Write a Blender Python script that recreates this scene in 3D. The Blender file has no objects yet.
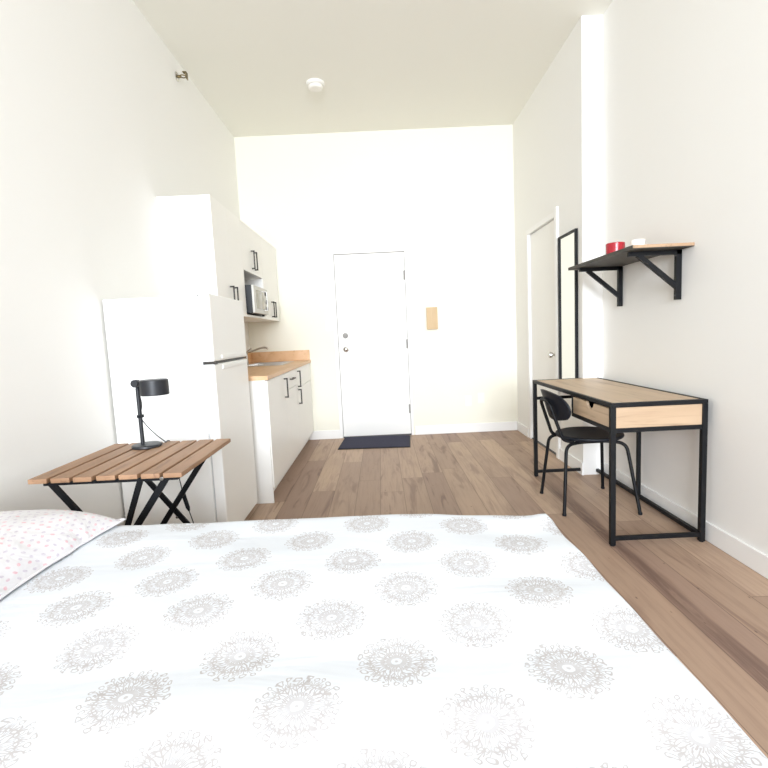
import bpy, bmesh, math, random
from mathutils import Vector, Matrix
random.seed(4)
PI = math.pi
SC = bpy.context.scene
COL = SC.collection

# ------------------------------------------------------------------ node DSL
class G:
    """a node tree being written as arithmetic"""
    def __init__(self, tree):
        self.t = tree
    def new(self, typ, **kw):
        n = self.t.nodes.new(typ)
        for k, v in kw.items():
            setattr(n, k, v)
        return n
    def wire(self, v, sock):
        if isinstance(v, X):
            self.t.links.new(v.s, sock)
        elif hasattr(v, 'is_output'):
            self.t.links.new(v, sock)
        else:
            sock.default_value = v
    def m(self, op, a, b=None, c=None):
        n = self.new('ShaderNodeMath', operation=op)
        for i, v in enumerate((a, b, c)):
            if v is not None:
                self.wire(v, n.inputs[i])
        return X(self, n.outputs[0])
    def mn(self, *a):
        r = a[0]
        for b in a[1:]:
            r = self.m('MINIMUM', r, b)
        return r
    def ss(self, x, lo, hi, a=0.0, b=1.0):
        n = self.new('ShaderNodeMapRange', interpolation_type='SMOOTHSTEP')
        self.wire(x, n.inputs['Value'])
        n.inputs['From Min'].default_value = lo
        n.inputs['From Max'].default_value = hi
        n.inputs['To Min'].default_value = a
        n.inputs['To Max'].default_value = b
        return X(self, n.outputs['Result'])
    def vec(self, x, y, z=0.0):
        n = self.new('ShaderNodeCombineXYZ')
        for i, v in enumerate((x, y, z)):
            self.wire(v, n.inputs[i])
        return n.outputs[0]
    def noise(self, v, scale=1.0, detail=3.0, rough=0.55, dist=0.0):
        n = self.new('ShaderNodeTexNoise')
        self.wire(v, n.inputs['Vector'])
        n.inputs['Scale'].default_value = scale
        n.inputs['Detail'].default_value = detail
        n.inputs['Roughness'].default_value = rough
        n.inputs['Distortion'].default_value = dist
        return X(self, n.outputs[0])
    def white(self, v):
        n = self.new('ShaderNodeTexWhiteNoise', noise_dimensions='3D')
        self.wire(v, n.inputs['Vector'])
        return X(self, n.outputs['Value'])
    def mix(self, f, a, b):
        n = self.new('ShaderNodeMix', data_type='RGBA')
        self.wire(f, n.inputs[0])
        self.wire(a, n.inputs[6])
        self.wire(b, n.inputs[7])
        return n.outputs[2]
    def coords(self, which='Object'):
        n = self.new('ShaderNodeTexCoord')
        s = self.new('ShaderNodeSeparateXYZ')
        self.t.links.new(n.outputs[which], s.inputs[0])
        return n.outputs[which], X(self, s.outputs[0]), X(self, s.outputs[1]), X(self, s.outputs[2])
    def bump(self, h, strength=0.2, dist=0.01):
        n = self.new('ShaderNodeBump')
        n.inputs['Strength'].default_value = strength
        n.inputs['Distance'].default_value = dist
        self.wire(h, n.inputs['Height'])
        return n.outputs[0]

class X:
    def __init__(self, g, s):
        self.g, self.s = g, s
    def __add__(self, o): return self.g.m('ADD', self, o)
    def __radd__(self, o): return self.g.m('ADD', o, self)
    def __sub__(self, o): return self.g.m('SUBTRACT', self, o)
    def __rsub__(self, o): return self.g.m('SUBTRACT', o, self)
    def __mul__(self, o): return self.g.m('MULTIPLY', self, o)
    def __rmul__(self, o): return self.g.m('MULTIPLY', o, self)
    def __truediv__(self, o): return self.g.m('DIVIDE', self, o)
    def floor(self): return self.g.m('FLOOR', self)
    def frac(self): return self.g.m('FRACT', self)
    def abs(self): return self.g.m('ABSOLUTE', self)
    def sqrt(self): return self.g.m('SQRT', self)
    def sin(self): return self.g.m('SINE', self)
    def cos(self): return self.g.m('COSINE', self)
    def clamp(self):
        n = self.g.new('ShaderNodeClamp')
        self.g.wire(self, n.inputs[0])
        return X(self.g, n.outputs[0])

def rgb(r, g, b):
    f = lambda c: (c / 255 / 12.92) if c / 255 <= 0.04045 else ((c / 255 + 0.055) / 1.055) ** 2.4
    return (f(r), f(g), f(b), 1.0)

def material(name):
    m = bpy.data.materials.new(name)
    m.use_nodes = True
    b = m.node_tree.nodes['Principled BSDF']
    return m, b, G(m.node_tree)

def plain(name, col, rough=0.5, metal=0.0, spec=0.5, var=0.03, scale=20.0, bump=0.0):
    m, b, g = material(name)
    v, x, y, z = g.coords()
    n = g.noise(v, scale, 3)
    dark = tuple(c * (1 - var) for c in col[:3]) + (1.0,)
    g.wire(g.mix(n, dark, col), b.inputs['Base Color'])
    b.inputs['Roughness'].default_value = rough
    b.inputs['Metallic'].default_value = metal
    b.inputs['Specular IOR Level'].default_value = spec
    if bump:
        g.wire(g.bump(g.noise(v, scale * 8, 2), bump, 0.002), b.inputs['Normal'])
    return m

M = {}
M['wall'] = plain('warm white wall paint', (0.87, 0.862, 0.835, 1), 0.75, spec=0.25, var=0.012, scale=1.5, bump=0.05)
M['cream'] = plain('cream wall paint', (0.852, 0.83, 0.725, 1), 0.75, spec=0.25, var=0.012, scale=1.5, bump=0.05)
M['ceiling'] = plain('ceiling paint', (0.865, 0.855, 0.79, 1), 0.85, spec=0.2, var=0.012, scale=1.2)
M['trim'] = plain('white trim paint', (0.88, 0.875, 0.86, 1), 0.45, var=0.01)
M['door'] = plain('white door paint', (0.88, 0.87, 0.84, 1), 0.5, var=0.01, scale=3)
M['fridge'] = plain('white enamel', (0.88, 0.875, 0.85, 1), 0.35, var=0.01, scale=4)
M['cabinet'] = plain('white cabinet foil', (0.90, 0.89, 0.86, 1), 0.38, var=0.01, scale=4)
M['gasket'] = plain('white gasket rubber', (0.6, 0.6, 0.6, 1), 0.7)
M['hinge'] = plain('dull grey steel', (0.30, 0.29, 0.27, 1), 0.5)
M['under'] = plain('dark shelf shade', rgb(66, 62, 55), 0.6)  # dark tone for the shelf's shaded underside and its front edge
M['gap'] = plain('dark grey gaps and fittings', (0.10, 0.10, 0.10, 1), 0.7)  # dark grey for small fittings and the shaded gaps under the doors
M['black'] = plain('black powder coated steel', rgb(14, 15, 18), 0.5, spec=0.25, var=0.12, scale=60)
M['blackp'] = plain('black plastic', rgb(14, 17, 23), 0.55, spec=0.25, var=0.1, scale=40)
M['seat'] = plain('dark plastic shell', rgb(18, 23, 32), 0.5, spec=0.3, var=0.1, scale=40)
M['lamp'] = plain('dark grey lamp enamel', rgb(30, 32, 37), 0.45, var=0.1, scale=40)
M['chrome'] = plain('brushed nickel', (0.62, 0.60, 0.57, 1), 0.25, metal=1.0)
M['steel'] = plain('stainless steel', (0.66, 0.65, 0.63, 1), 0.3, metal=1.0)
M['handle'] = plain('dark bronze handle', rgb(52, 48, 44), 0.4, metal=0.3, var=0.1)
M['plate'] = plain('white plastic plate', (0.84, 0.83, 0.79, 1), 0.4)
M['red'] = plain('red glazed jar', rgb(168, 36, 48), 0.25, var=0.15, scale=30)
M['wax'] = plain('white ceramic', (0.87, 0.85, 0.80, 1), 0.3)
M['matting'] = plain('charcoal doormat', rgb(74, 74, 90), 0.95, spec=0.1, var=0.25, scale=120, bump=0.4)
M['mwside'] = plain('black microwave casing', rgb(24, 26, 30), 0.5)
M['mwwin'] = plain('tinted microwave window', rgb(150, 144, 126), 0.25)
M['brass'] = plain('dull brass', rgb(130, 116, 84), 0.4, metal=0.8)
M['mattress'] = plain('white mattress ticking', (0.82, 0.82, 0.82, 1), 0.9)

def mirror_mat():
    m, b, g = material('mirror glass')
    b.inputs['Base Color'].default_value = (0.80, 0.80, 0.79, 1)
    b.inputs['Metallic'].default_value = 1.0
    b.inputs['Roughness'].default_value = 0.03
    return m
M['mirror'] = mirror_mat()
M['silver'] = plain('silver painted front', (0.62, 0.61, 0.57, 1), 0.4)

def wood(name, c1, c2, c3, axis=1, sc=1.0, rough=0.5, streak=(0.52, 0.75)):
    """wood whose grain runs along an object axis"""
    m, b, g = material(name)
    v, x, y, z = g.coords()
    p = [x * 42.0 * sc, y * 42.0 * sc, z * 42.0 * sc]
    p[axis] = (x, y, z)[axis] * (2.6 * sc)
    wv = g.vec(*p)
    n1 = g.noise(wv, 1.0, 5, 0.6, 0.6)
    q = [x * 9.0 * sc, y * 9.0 * sc, z * 9.0 * sc]
    q[axis] = (x, y, z)[axis] * (1.1 * sc)
    n2 = g.noise(g.vec(*q), 1.0, 3, 0.5, 0.8)
    a = g.mix(g.ss(n2, 0.3, 0.7), c1, c2)
    c = g.mix(g.ss(n1, streak[0], streak[1]) * 0.75, a, c3)
    g.wire(c, b.inputs['Base Color'])
    b.inputs['Roughness'].default_value = rough
    g.wire(g.bump(n1, 0.12, 0.002), b.inputs['Normal'])
    return m
M['slat'] = wood('acacia slat wood', rgb(164, 128, 98), rgb(142, 108, 80), rgb(102, 74, 55), 1, 1.0, 0.55)
M['oak'] = wood('light oak laminate', rgb(204, 180, 152), rgb(188, 163, 136), rgb(156, 130, 106), 1, 0.8, 0.5)
M['oakx'] = wood('light oak laminate end', rgb(184, 158, 130), rgb(170, 144, 116), rgb(144, 118, 94), 0, 0.8, 0.5)
M['shelfwood'] = wood('shelf oak veneer', rgb(176, 146, 116), rgb(160, 130, 102), rgb(120, 96, 74), 1, 0.8, 0.5)
M['counter'] = wood('butcher block counter', rgb(224, 186, 146), rgb(214, 172, 128), rgb(196, 152, 108), 1, 0.6, 0.4)
M['plywood'] = wood('pale pine board', rgb(206, 180, 142), rgb(198, 170, 130), rgb(184, 154, 114), 2, 1.0, 0.6)

def floor_mat():
    m, b, g = material('oak plank floor')
    v, x, y, z = g.coords()
    W, L = 0.17, 2.1
    u = (x - 1.14) / W
    i = u.floor()
    fu = u - i
    off = g.white(g.vec(i, 3.7, 0.0))
    w = y / L + off * 7.0
    j = w.floor()
    fw = w - j
    rid = g.white(g.vec(i, j, 1.3))
    rid2 = g.white(g.vec(i, j, 8.1))
    gv = g.vec(x * 55.0, y * 3.0, rid * 37.0)
    grain = g.noise(gv, 1.0, 6, 0.62, 0.5)
    sv = g.vec(x * 11.0, y * 1.25, rid2 * 51.0)
    streak = g.noise(sv, 1.0, 4, 0.55, 1.2)
    blot = g.noise(g.vec(x * 4.0, y * 2.2, rid * 9.0), 1.0, 2)
    base = g.mix(rid, rgb(164, 138, 118), rgb(190, 163, 140))
    base = g.mix(g.ss(rid2, 0.55, 0.95) * 0.7, base, rgb(146, 120, 106))
    base = g.mix(g.ss(blot, 0.35, 0.7) * 0.35, base, rgb(156, 131, 113))
    base = g.mix(g.ss(grain, 0.42, 0.75) * 0.42, base, rgb(130, 105, 92))
    # greyed, darker heart-grain streaks
    base = g.mix(g.ss(streak, 0.52, 0.68) * (0.25 + rid2 * 0.6), base, rgb(112, 86, 76))
    # one board near the desk with a dark heart-grain band
    band = g.ss((x - 1.185 + (g.noise(g.vec(x * 2.0, y * 1.5, 4.0), 1.0, 2) - 0.5) * 0.10).abs(), 0.012, 0.060, 1.0, 0.0)
    cath = g.noise(g.vec(x * 34.0, y * 2.2, 9.0), 1.0, 4, 0.6, 1.6)
    base = g.mix(band * g.ss(cath, 0.30, 0.62, 0.35, 0.9) * g.ss((y - 2.2).abs(), 1.0, 1.5, 1.0, 0.0), base, rgb(106, 82, 72))
    # knots
    kv = g.new('ShaderNodeTexVoronoi')
    g.wire(g.vec(x * 3.2, y * 1.3, rid * 5.0), kv.inputs['Vector'])
    kn = X(g, kv.outputs['Distance'])
    base = g.mix(g.ss(kn, 0.02, 0.075, 0.75, 0.0), base, rgb(78, 60, 50))
    seam = g.mn(fu, 1.0 - fu) * W
    seamy = g.mn(fw, 1.0 - fw) * L
    s = g.ss(g.mn(seam, seamy), 0.0008, 0.0028, 0.62, 0.0)
    base = g.mix(s, base, rgb(84, 66, 56))
    g.wire(base, b.inputs['Base Color'])
    b.inputs['Roughness'].default_value = 0.5
    b.inputs['Specular IOR Level'].default_value = 0.35
    g.wire(g.bump(grain * 0.3 - s, 0.15, 0.003), b.inputs['Normal'])
    return m
M['floor'] = floor_mat()

def spread_mat():
    """white cotton printed with a tilted square lattice of branching medallions (UV in metres)"""
    m, b, g = material('printed white bedspread cotton')
    v, x, y, z = g.coords('UV')
    nz = g.noise(v, 60.0, 2)
    nz2 = g.noise(g.vec(x + 3.1, y - 1.7, 0.0), 60.0, 2)
    x0 = x - 0.002 + (nz - 0.5) * 0.006
    y0 = y - 0.751 + (nz2 - 0.5) * 0.006
    ax, ay, bx_, by_ = .15007, .09469, .12182, -.13382        # the two steps of the print
    det = ax * by_ - bx_ * ay
    u = x0 * (by_ / det) - y0 * (bx_ / det) + 0.5
    w = y0 * (ax / det) - x0 * (ay / det) + 0.5
    fu, fw = u.frac() - 0.5, w.frac() - 0.5
    lx = fu * ax + fw * bx_
    ly = fu * ay + fw * by_
    r = (lx * lx + ly * ly).sqrt() * (1.0 + (g.noise(g.vec(x - 7.0, y + 5.0, 0.0), 30.0, 2) - 0.5) * 0.15)
    th = g.m('ARCTAN2', ly, lx)
    N = 13
    k = (th + (g.noise(v, 34.0, 2) - 0.5) * 0.55) * (N / (2 * PI))
    ph = (k.frac() - 0.5).abs() * (2 * PI / N)          # 0 on a spoke, pi/N between two
    px = r * ph.cos()
    py = r * ph.sin()
    a = PI / N
    def P(rad, f):                                       # point at radius, fraction of wedge
        return rad * math.cos(a * f), rad * math.sin(a * f)
    def seg(p, q):
        dx, dy = q[0] - p[0], q[1] - p[1]
        l2 = dx * dx + dy * dy
        t = (((px - p[0]) * dx + (py - p[1]) * dy) / l2).clamp()
        ex = px - p[0] - t * dx
        ey = py - p[1] - t * dy
        return (ex * ex + ey * ey).sqrt()
    def ring(p, rad):
        ex, ey = px - p[0], py - p[1]
        return ((ex * ex + ey * ey).sqrt() - rad).abs()
    ds = [seg(P(.020, 0), P(.052, 0)), ring(P(.0585, 0), .0042),
          seg(P(.030, 0), P(.039, .62)), ring(P(.0425, .62), .0030),
          seg(P(.041, 0), P(.050, .50)),
          seg(P(.022, 1), P(.050, 1)), ring(P(.0635, 1), .0036), seg(P(.050, 1), P(.060, 1)),
          seg(P(.043, 1), P(.054, .62)), seg(P(.017, .5), P(.026, .5))]
    d = g.mn(*ds)
    ink = g.ss(d, 0.0006, 0.0016, 1.0, 0.0)
    core = g.ss((r - 0.0135).abs(), 0.0030, 0.0045, 0.75, 0.0)
    dot = g.ss(r, 0.0025, 0.004, 0.8, 0.0)
    ink = g.m('MAXIMUM', g.m('MAXIMUM', ink, core), dot)
    ink = ink * g.ss(g.noise(v, 45.0, 2), 0.30, 0.55, 0.75, 1.0)
    tint = g.mix(g.noise(v, 5.0, 2), rgb(169, 162, 162), rgb(172, 164, 160))
    g.wire(g.mix(ink * 0.78, (0.68, 0.705, 0.745, 1), tint), b.inputs['Base Color'])
    b.inputs['Roughness'].default_value = 0.85
    b.inputs['Specular IOR Level'].default_value = 0.15
    wr = g.noise(g.vec(x * 2.2, y * 9.0, 0.0), 1.0, 4, 0.5, 0.8)
    wv = g.noise(g.vec(x * 7.0, y * 5.0, 2.0), 1.0, 3, 0.5, 0.5)
    g.wire(g.bump(wr * 0.8 + wv * 0.4, 0.22, 0.02), b.inputs['Normal'])
    return m
M['spread'] = spread_mat()

def pillow_mat():
    m, b, g = material('pink sprig print cotton')
    v, x, y, z = g.coords('UV')
    S = 0.024
    row = (y / S).floor()
    u = x / S + (row * 0.5).frac()
    i = u.floor()
    rnd = g.white(g.vec(i, row, 0.5))
    rnd2 = g.white(g.vec(i, row, 4.5))
    lx = (u - i - 0.5 + (rnd - 0.5) * 0.35) * S
    ly = ((y / S).frac() - 0.5 + (rnd2 - 0.5) * 0.35) * S
    an = rnd * 6.28
    a = lx * an.cos() + ly * an.sin()
    c = ly * an.cos() - lx * an.sin()
    d = ((a * a) / (0.0068 ** 2) + (c * c) / (0.0048 ** 2)).sqrt()
    ink = g.ss(d, 0.7, 1.05, 1.0, 0.0) * g.ss(g.noise(v, 220.0, 1), 0.35, 0.6, 0.45, 1.0)
    tint = g.mix(g.ss(rnd2, 0.45, 0.55), rgb(220, 170, 179), rgb(194, 185, 198))
    g.wire(g.mix(ink * 0.9, (0.70, 0.685, 0.70, 1), tint), b.inputs['Base Color'])
    b.inputs['Roughness'].default_value = 0.85
    b.inputs['Specular IOR Level'].default_value = 0.15
    g.wire(g.bump(g.noise(v, 9.0, 3, 0.5, 1.0), 0.35, 0.02), b.inputs['Normal'])
    return m
M['pillow'] = pillow_mat()

# ------------------------------------------------------------------ mesh helpers
class MB:
    def __init__(self):
        self.bm = bmesh.new()
    def merge(self, b2):
        me = bpy.data.meshes.new('tmp')
        b2.to_mesh(me)
        b2.free()
        self.bm.from_mesh(me)
        bpy.data.meshes.remove(me)
        return self
    def box(self, x0, x1, y0, y1, z0, z1, bev=0.0, seg=2, mat=None):
        b = bmesh.new()
        bmesh.ops.create_cube(b, size=1.0)
        for v in b.verts:
            v.co = Vector(((x0 + x1) / 2 + v.co.x * (x1 - x0), (y0 + y1) / 2 + v.co.y * (y1 - y0), (z0 + z1) / 2 + v.co.z * (z1 - z0)))
        if bev:
            bmesh.ops.bevel(b, geom=list(b.edges), offset=bev, segments=seg, profile=0.5, affect='EDGES')
        if mat is not None:
            bmesh.ops.transform(b, matrix=mat, verts=b.verts)
        return self.merge(b)
    def bar(self, p, q, w, t, up=(0, 0, 1), bev=0.001):
        """rectangular bar from p to q, w across, t along up"""
        p, q = Vector(p), Vector(q)
        d = (q - p)
        L = d.length
        d.normalize()
        u = Vector(up)
        u = (u - d * u.dot(d)).normalized()
        s = d.cross(u)
        mt = Matrix((s, d, u)).transposed().to_4x4()
        mt.translation = (p + q) / 2
        return self.box(-w / 2, w / 2, -L / 2, L / 2, -t / 2, t / 2, bev, 1, mt)
    def tube(self, pts, r, n=12, closed=False, caps=True):
        pts = [Vector(p) for p in pts]
        b = bmesh.new()
        m = len(pts)
        tang = []
        for i in range(m):
            if closed:
                t = pts[(i + 1) % m] - pts[i - 1]
            else:
                t = pts[min(i + 1, m - 1)] - pts[max(i - 1, 0)]
            tang.append(t.normalized())
        ref = Vector((0, 0, 1)) if abs(tang[0].z) < 0.9 else Vector((1, 0, 0))
        u = (ref - tang[0] * ref.dot(tang[0])).normalized()
        rings = []
        for i in range(m):
            u = (u - tang[i] * u.dot(tang[i])).normalized()
            w = tang[i].cross(u)
            rr = r[i] if isinstance(r, (list, tuple)) else r
            rings.append([b.verts.new(pts[i] + (u * math.cos(2 * PI * k / n) + w * math.sin(2 * PI * k / n)) * rr) for k in range(n)])
        for i in range(m if closed else m - 1):
            A, B = rings[i], rings[(i + 1) % m]
            for k in range(n):
                b.faces.new((A[k], A[(k + 1) % n], B[(k + 1) % n], B[k]))
        if caps and not closed:
            b.faces.new(rings[0][::-1])
            b.faces.new(rings[-1])
        bmesh.ops.recalc_face_normals(b, faces=b.faces)
        return self.merge(b)
    def lathe(self, prof, c=(0, 0, 0), n=32, axis=(0, 0, 1), sx=1.0, sy=1.0):
        """prof: (radius, height) pairs, turned about axis through c"""
        b = bmesh.new()
        ax = Vector(axis).normalized()
        rot = Vector((0, 0, 1)).rotation_difference(ax).to_matrix()
        c = Vector(c)
        rings = []
        for (r, h) in prof:
            if r < 1e-6:
                rings.append([b.verts.new(c + rot @ Vector((0, 0, h)))])
            else:
                rings.append([b.verts.new(c + rot @ Vector((r * sx * math.cos(2 * PI * k / n), r * sy * math.sin(2 * PI * k / n), h))) for k in range(n)])
        for A, B in zip(rings, rings[1:]):
            for k in range(n):
                k2 = (k + 1) % n
                f = [A[k % len(A)], A[k2 % len(A)], B[k2 % len(B)], B[k % len(B)]]
                f = list(dict.fromkeys(f))
                if len(f) > 2:
                    b.faces.new(f)
        for R, flip in ((rings[0], True), (rings[-1], False)):
            if len(R) > 2:
                b.faces.new(R[::-1] if flip else R)
        bmesh.ops.recalc_face_normals(b, faces=b.faces)
        return self.merge(b)
    def prism(self, poly, axis, a0, a1, bev=0.0):
        """extrude a 2-D polygon along an axis (0,1,2); poly in the two other axes, in order"""
        b = bmesh.new()
        def pt(p, a):
            l = [p[0], p[1]]
            l.insert(axis, a)
            return Vector(l)
        A = [b.verts.new(pt(p, a0)) for p in poly]
        B = [b.verts.new(pt(p, a1)) for p in poly]
        n = len(poly)
        b.faces.new(A)
        b.faces.new(B[::-1])
        for k in range(n):
            b.faces.new((A[k], A[(k + 1) % n], B[(k + 1) % n], B[k]))
        bmesh.ops.recalc_face_normals(b, faces=b.faces)
        if bev:
            bmesh.ops.bevel(b, geom=list(b.edges), offset=bev, segments=2, profile=0.5, affect='EDGES')
        return self.merge(b)
    def build(self, name, mat, parent=None, smooth=None):
        me = bpy.data.meshes.new(name)
        self.bm.to_mesh(me)
        self.bm.free()
        if smooth is None or smooth:
            for p in me.polygons:
                p.use_smooth = True
            me.set_sharp_from_angle(angle=math.radians(smooth or 35))
        o = bpy.data.objects.new(name, me)
        me.materials.append(mat)
        wn_ = o.modifiers.new('weighted_normals', 'WEIGHTED_NORMAL')
        wn_.keep_sharp = True
        wn_.weight = 90
        COL.objects.link(o)
        if parent is not None:
            base = parent
            while base.parent:
                base = base.parent
            me.transform(Matrix.Translation(base.location).inverted())
            o.parent = parent
        return o

def tag(o, label=None, cat=None, group=None, kind=None):
    for k, v in (('label', label), ('category', cat), ('group', group), ('kind', kind)):
        if v:
            o[k] = v
    return o

def thing(name, loc, label=None, cat=None, group=None, kind=None):
    o = bpy.data.objects.new(name, None)
    o.empty_display_size = 0.05
    o.location = loc
    COL.objects.link(o)
    return tag(o, label, cat, group, kind)

def fillet(pts, rad, n=6):
    """round the inner corners of a polyline"""
    pts = [Vector(p) for p in pts]
    out = [pts[0]]
    for i in range(1, len(pts) - 1):
        a, b, c = pts[i - 1], pts[i], pts[i + 1]
        d1, d2 = (a - b), (c - b)
        r = min(rad, d1.length * 0.48, d2.length * 0.48)
        p, q = b + d1.normalized() * r, b + d2.normalized() * r
        for k in range(n + 1):
            t = k / n
            out.append(p * (1 - t) ** 2 + b * 2 * t * (1 - t) + q * t * t)
    out.append(pts[-1])
    return out

def spline(pts, n=8):
    pts = [Vector(p) for p in pts]
    P = [pts[0] * 2 - pts[1]] + pts + [pts[-1] * 2 - pts[-2]]
    out = []
    for i in range(1, len(P) - 2):
        for k in range(n):
            t = k / n
            out.append(0.5 * (2 * P[i] + (P[i + 1] - P[i - 1]) * t + (2 * P[i - 1] - 5 * P[i] + 4 * P[i + 1] - P[i + 2]) * t * t + (3 * P[i] - P[i - 1] - 3 * P[i + 1] + P[i + 2]) * t ** 3))
    out.append(pts[-1])
    return out

# ------------------------------------------------------------------ the room
XL, XR, X2, YF, YS, YB, HC = -1.448, 1.662, 1.512, 5.362, 3.604, -4.5, 3.296
def struct(o, label=None):
    return tag(o, label, None, None, 'structure')

struct(MB().box(XL - .12, XR + .15, YB - .12, YF + .15, -.1, 0).build('floor', M['floor']))
struct(MB().box(XL - .12, XR + .15, YB - .12, YF + .15, HC, HC + .1).build('ceiling', M['ceiling']))
struct(MB().box(XL - .12, XL, YB - .12, YF + .15, 0, HC).build('wall_left', M['wall']))
# right wall: near stretch, then a stretch that stands further out and holds the closet door
D2A, D2B, D2H = 4.127, 4.897, 2.066
struct(MB().box(XR, XR + .15, YB - .12, YS + .02, 0, HC)
       .box(X2, XR + .15, YS, D2A, 0, HC)
       .box(X2, XR + .15, D2B, YF + .02, 0, HC)
       .box(X2, XR + .15, D2A, D2B, D2H, HC)
       .box(X2 + .075, XR + .15, D2A, D2B, 0, D2H).build('wall_right', M['wall']))
D1A, D1B, D1H = -.500, .326, 2.055
struct(MB().box(XL, D1A, YF, YF + .15, 0, HC).box(D1B, X2, YF, YF + .15, 0, HC)
       .box(D1A, D1B, YF, YF + .15, D1H, HC).box(D1A, D1B, YF + .07, YF + .15, 0, D1H).build('wall_far', M['cream']))
# unseen near wall behind the photographer; depth and invented window shaped for the light
WX0, WX1, WZ0, WZ1 = -1.2, 1.4, 1.0, 3.15
struct(MB().box(XL, WX0, YB - .12, YB, 0, HC).box(WX1, XR, YB - .12, YB, 0, HC)
       .box(WX0, WX1, YB - .12, YB, 0, WZ0).box(WX0, WX1, YB - .12, YB, WZ1, HC).build('wall_near', M['wall']))
w = thing('window_1', (0, YB, WZ0), kind='structure')
f = MB()
for xa, xb in ((WX0, WX0 + .05), (.075, .125), (WX1 - .05, WX1)):
    f.box(xa, xb, YB - .09, YB - .03, WZ0, WZ1, .004)
f.box(WX0, WX1, YB - .09, YB - .03, WZ0, WZ0 + .05, .004).box(WX0, WX1, YB - .09, YB - .03, WZ1 - .05, WZ1, .004)
f.build('window_frame', M['trim'], w)

# baseboards
BH, BT = .10, .014
def bboard(m, x0, x1, y0, y1):
    return m.box(x0, x1, y0, y1, 0, BH, .004)
struct(bboard(bboard(bboard(MB(), XR - BT, XR, YB, YS), X2 - BT, X2, YS - BT, D2A - .06), X2 - BT, X2, D2B + .06, YF).build('baseboard_right', M['trim']))
struct(bboard(bboard(MB(), XL + .6, D1A, YF - BT, YF), D1B + .02, X2 - BT, YF - BT, YF).build('baseboard_far', M['trim']))
struct(bboard(MB(), XL, XL + BT, 1.6, 2.5).build('baseboard_left', M['trim']))

# entry door
d1 = thing('door_1', (-.081, YF, 0), kind='structure')
MB().box(-.463, .301, YF + .012, YF + .05, .014, 2.03, .002).build('slab', M['door'], d1)
MB().box(D1A - .003, -.467, YF - .006, YF + .06, 0, D1H, .002).box(.305, D1B + .003, YF - .006, YF + .06, 0, D1H, .002)\
    .box(-.467, .305, YF - .006, YF + .06, 2.035, D1H, .002).build('door_frame', M['trim'], d1)
MB().box(-.467, .305, YF + .0, YF + .06, 0, .012, .002).build('gap_shade', M['gap'], d1)  # dark strip painting the shade in the gap under the door
MB().lathe([(0, 0), (.030, 0), (.031, .006), (.012, .010), (.011, .030), (.022, .036), (.028, .050), (.025, .064), (.012, .070), (0, .071)], (-.384, YF + .012, 1.0), 24, (0, -1, 0)).build('knob', M['chrome'], d1)
MB().lathe([(0, 0), (.030, 0), (.030, .008), (.024, .014), (0, .014)], (-.384, YF + .012, 1.15), 24, (0, -1, 0))\
    .box(-.404, -.364, YF - .016, YF - .002, 1.143, 1.157, .003).build('deadbolt', M['hinge'], d1)
for z in (.30, 1.03, 1.78):
    MB().tube([(.303, YF + .004, z - .05), (.303, YF + .004, z + .05)], .007).box(.285, .302, YF + .009, YF + .014, z - .05, z + .05).build('hinge', M['hinge'], d1)
MB().box(-.468, -.463, YF - .004, YF + .010, .95, 1.04).build('strike_plate', M['hinge'], d1)

# closet door in the right wall
d2 = thing('door_2', (X2, 4.5, 0), kind='structure')
MB().box(X2 + .022, X2 + .06, D2A + .006, D2B - .006, .012, 2.055, .002).build('slab', M['door'], d2)
MB().box(X2 - .018, X2 + .06, D2A - .055, D2A + .004, 0, 2.125, .003).box(X2 - .006, X2 + .06, D2B - .004, D2B + .045, 0, 2.105, .002)\
    .box(X2 - .006, X2 + .06, D2A + .004, D2B - .004, D2H - .006, 2.105, .002).build('door_frame', M['trim'], d2)
MB().box(X2 + .01, X2 + .06, D2A, D2B, 0, .011).build('gap_shade', M['gap'], d2)  # shade under the closet door, put in as a dark strip
MB().lathe([(0, 0), (.030, 0), (.031, .006), (.012, .010), (.011, .032), (.022, .038), (.028, .052), (.025, .066), (.012, .072), (0, .073)], (X2 + .022, 4.205, .90), 24, (-1, 0, 0)).build('knob', M['chrome'], d2)

# ------------------------------------------------------------------ wall bits
def outlet(name, x, z, label, cat, sw=False, grp=None):
    t = thing(name, (x, YF, z), label, cat, grp)
    MB().box(x - .036, x + .036, YF - .006, YF, z - .058, z + .058, .002).build('cover_plate', M['plate'], t)
    if sw:
        MB().box(x - .015, x + .015, YF - .010, YF - .005, z - .03, z + .03, .002).build('rocker', M['trim'], t)
    else:
        for dz in (-.021, .021):
            s = MB().lathe([(0, 0), (.016, 0), (.015, .003), (0, .003)], (x, YF - .005, z + dz), 20, (0, -1, 0)).build('socket', M['trim'], t)
            MB().box(x - .007, x - .005, YF - .0095, YF - .0075, z + dz - .004, z + dz + .005).box(x + .005, x + .007, YF - .0095, YF - .0075, z + dz - .004, z + dz + .005).build('slot', M['gap'], s)
outlet('light_switch', -.557, 1.27, 'white light switch on the far wall left of the entry door', 'light switch', True)
outlet('wall_outlet', 1.10, .384, 'white power outlet low on far wall, nearer the right corner', 'outlet')
outlet('wall_outlet', .955, .36, 'white power outlet low on far wall, nearer the entry door', 'outlet')
t = thing('wall_box_cover', (.577, YF, 1.177), 'tan wooden box cover on the wall right of the entry door', 'box cover')
MB().box(.522, .634, YF - .045, YF, 1.18, 1.412, .003).build('box_body', M['plywood'], t)
MB().box(.518, .638, YF - .052, YF - .045, 1.176, 1.416, .002).build('front_panel', M['plywood'], t)

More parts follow.
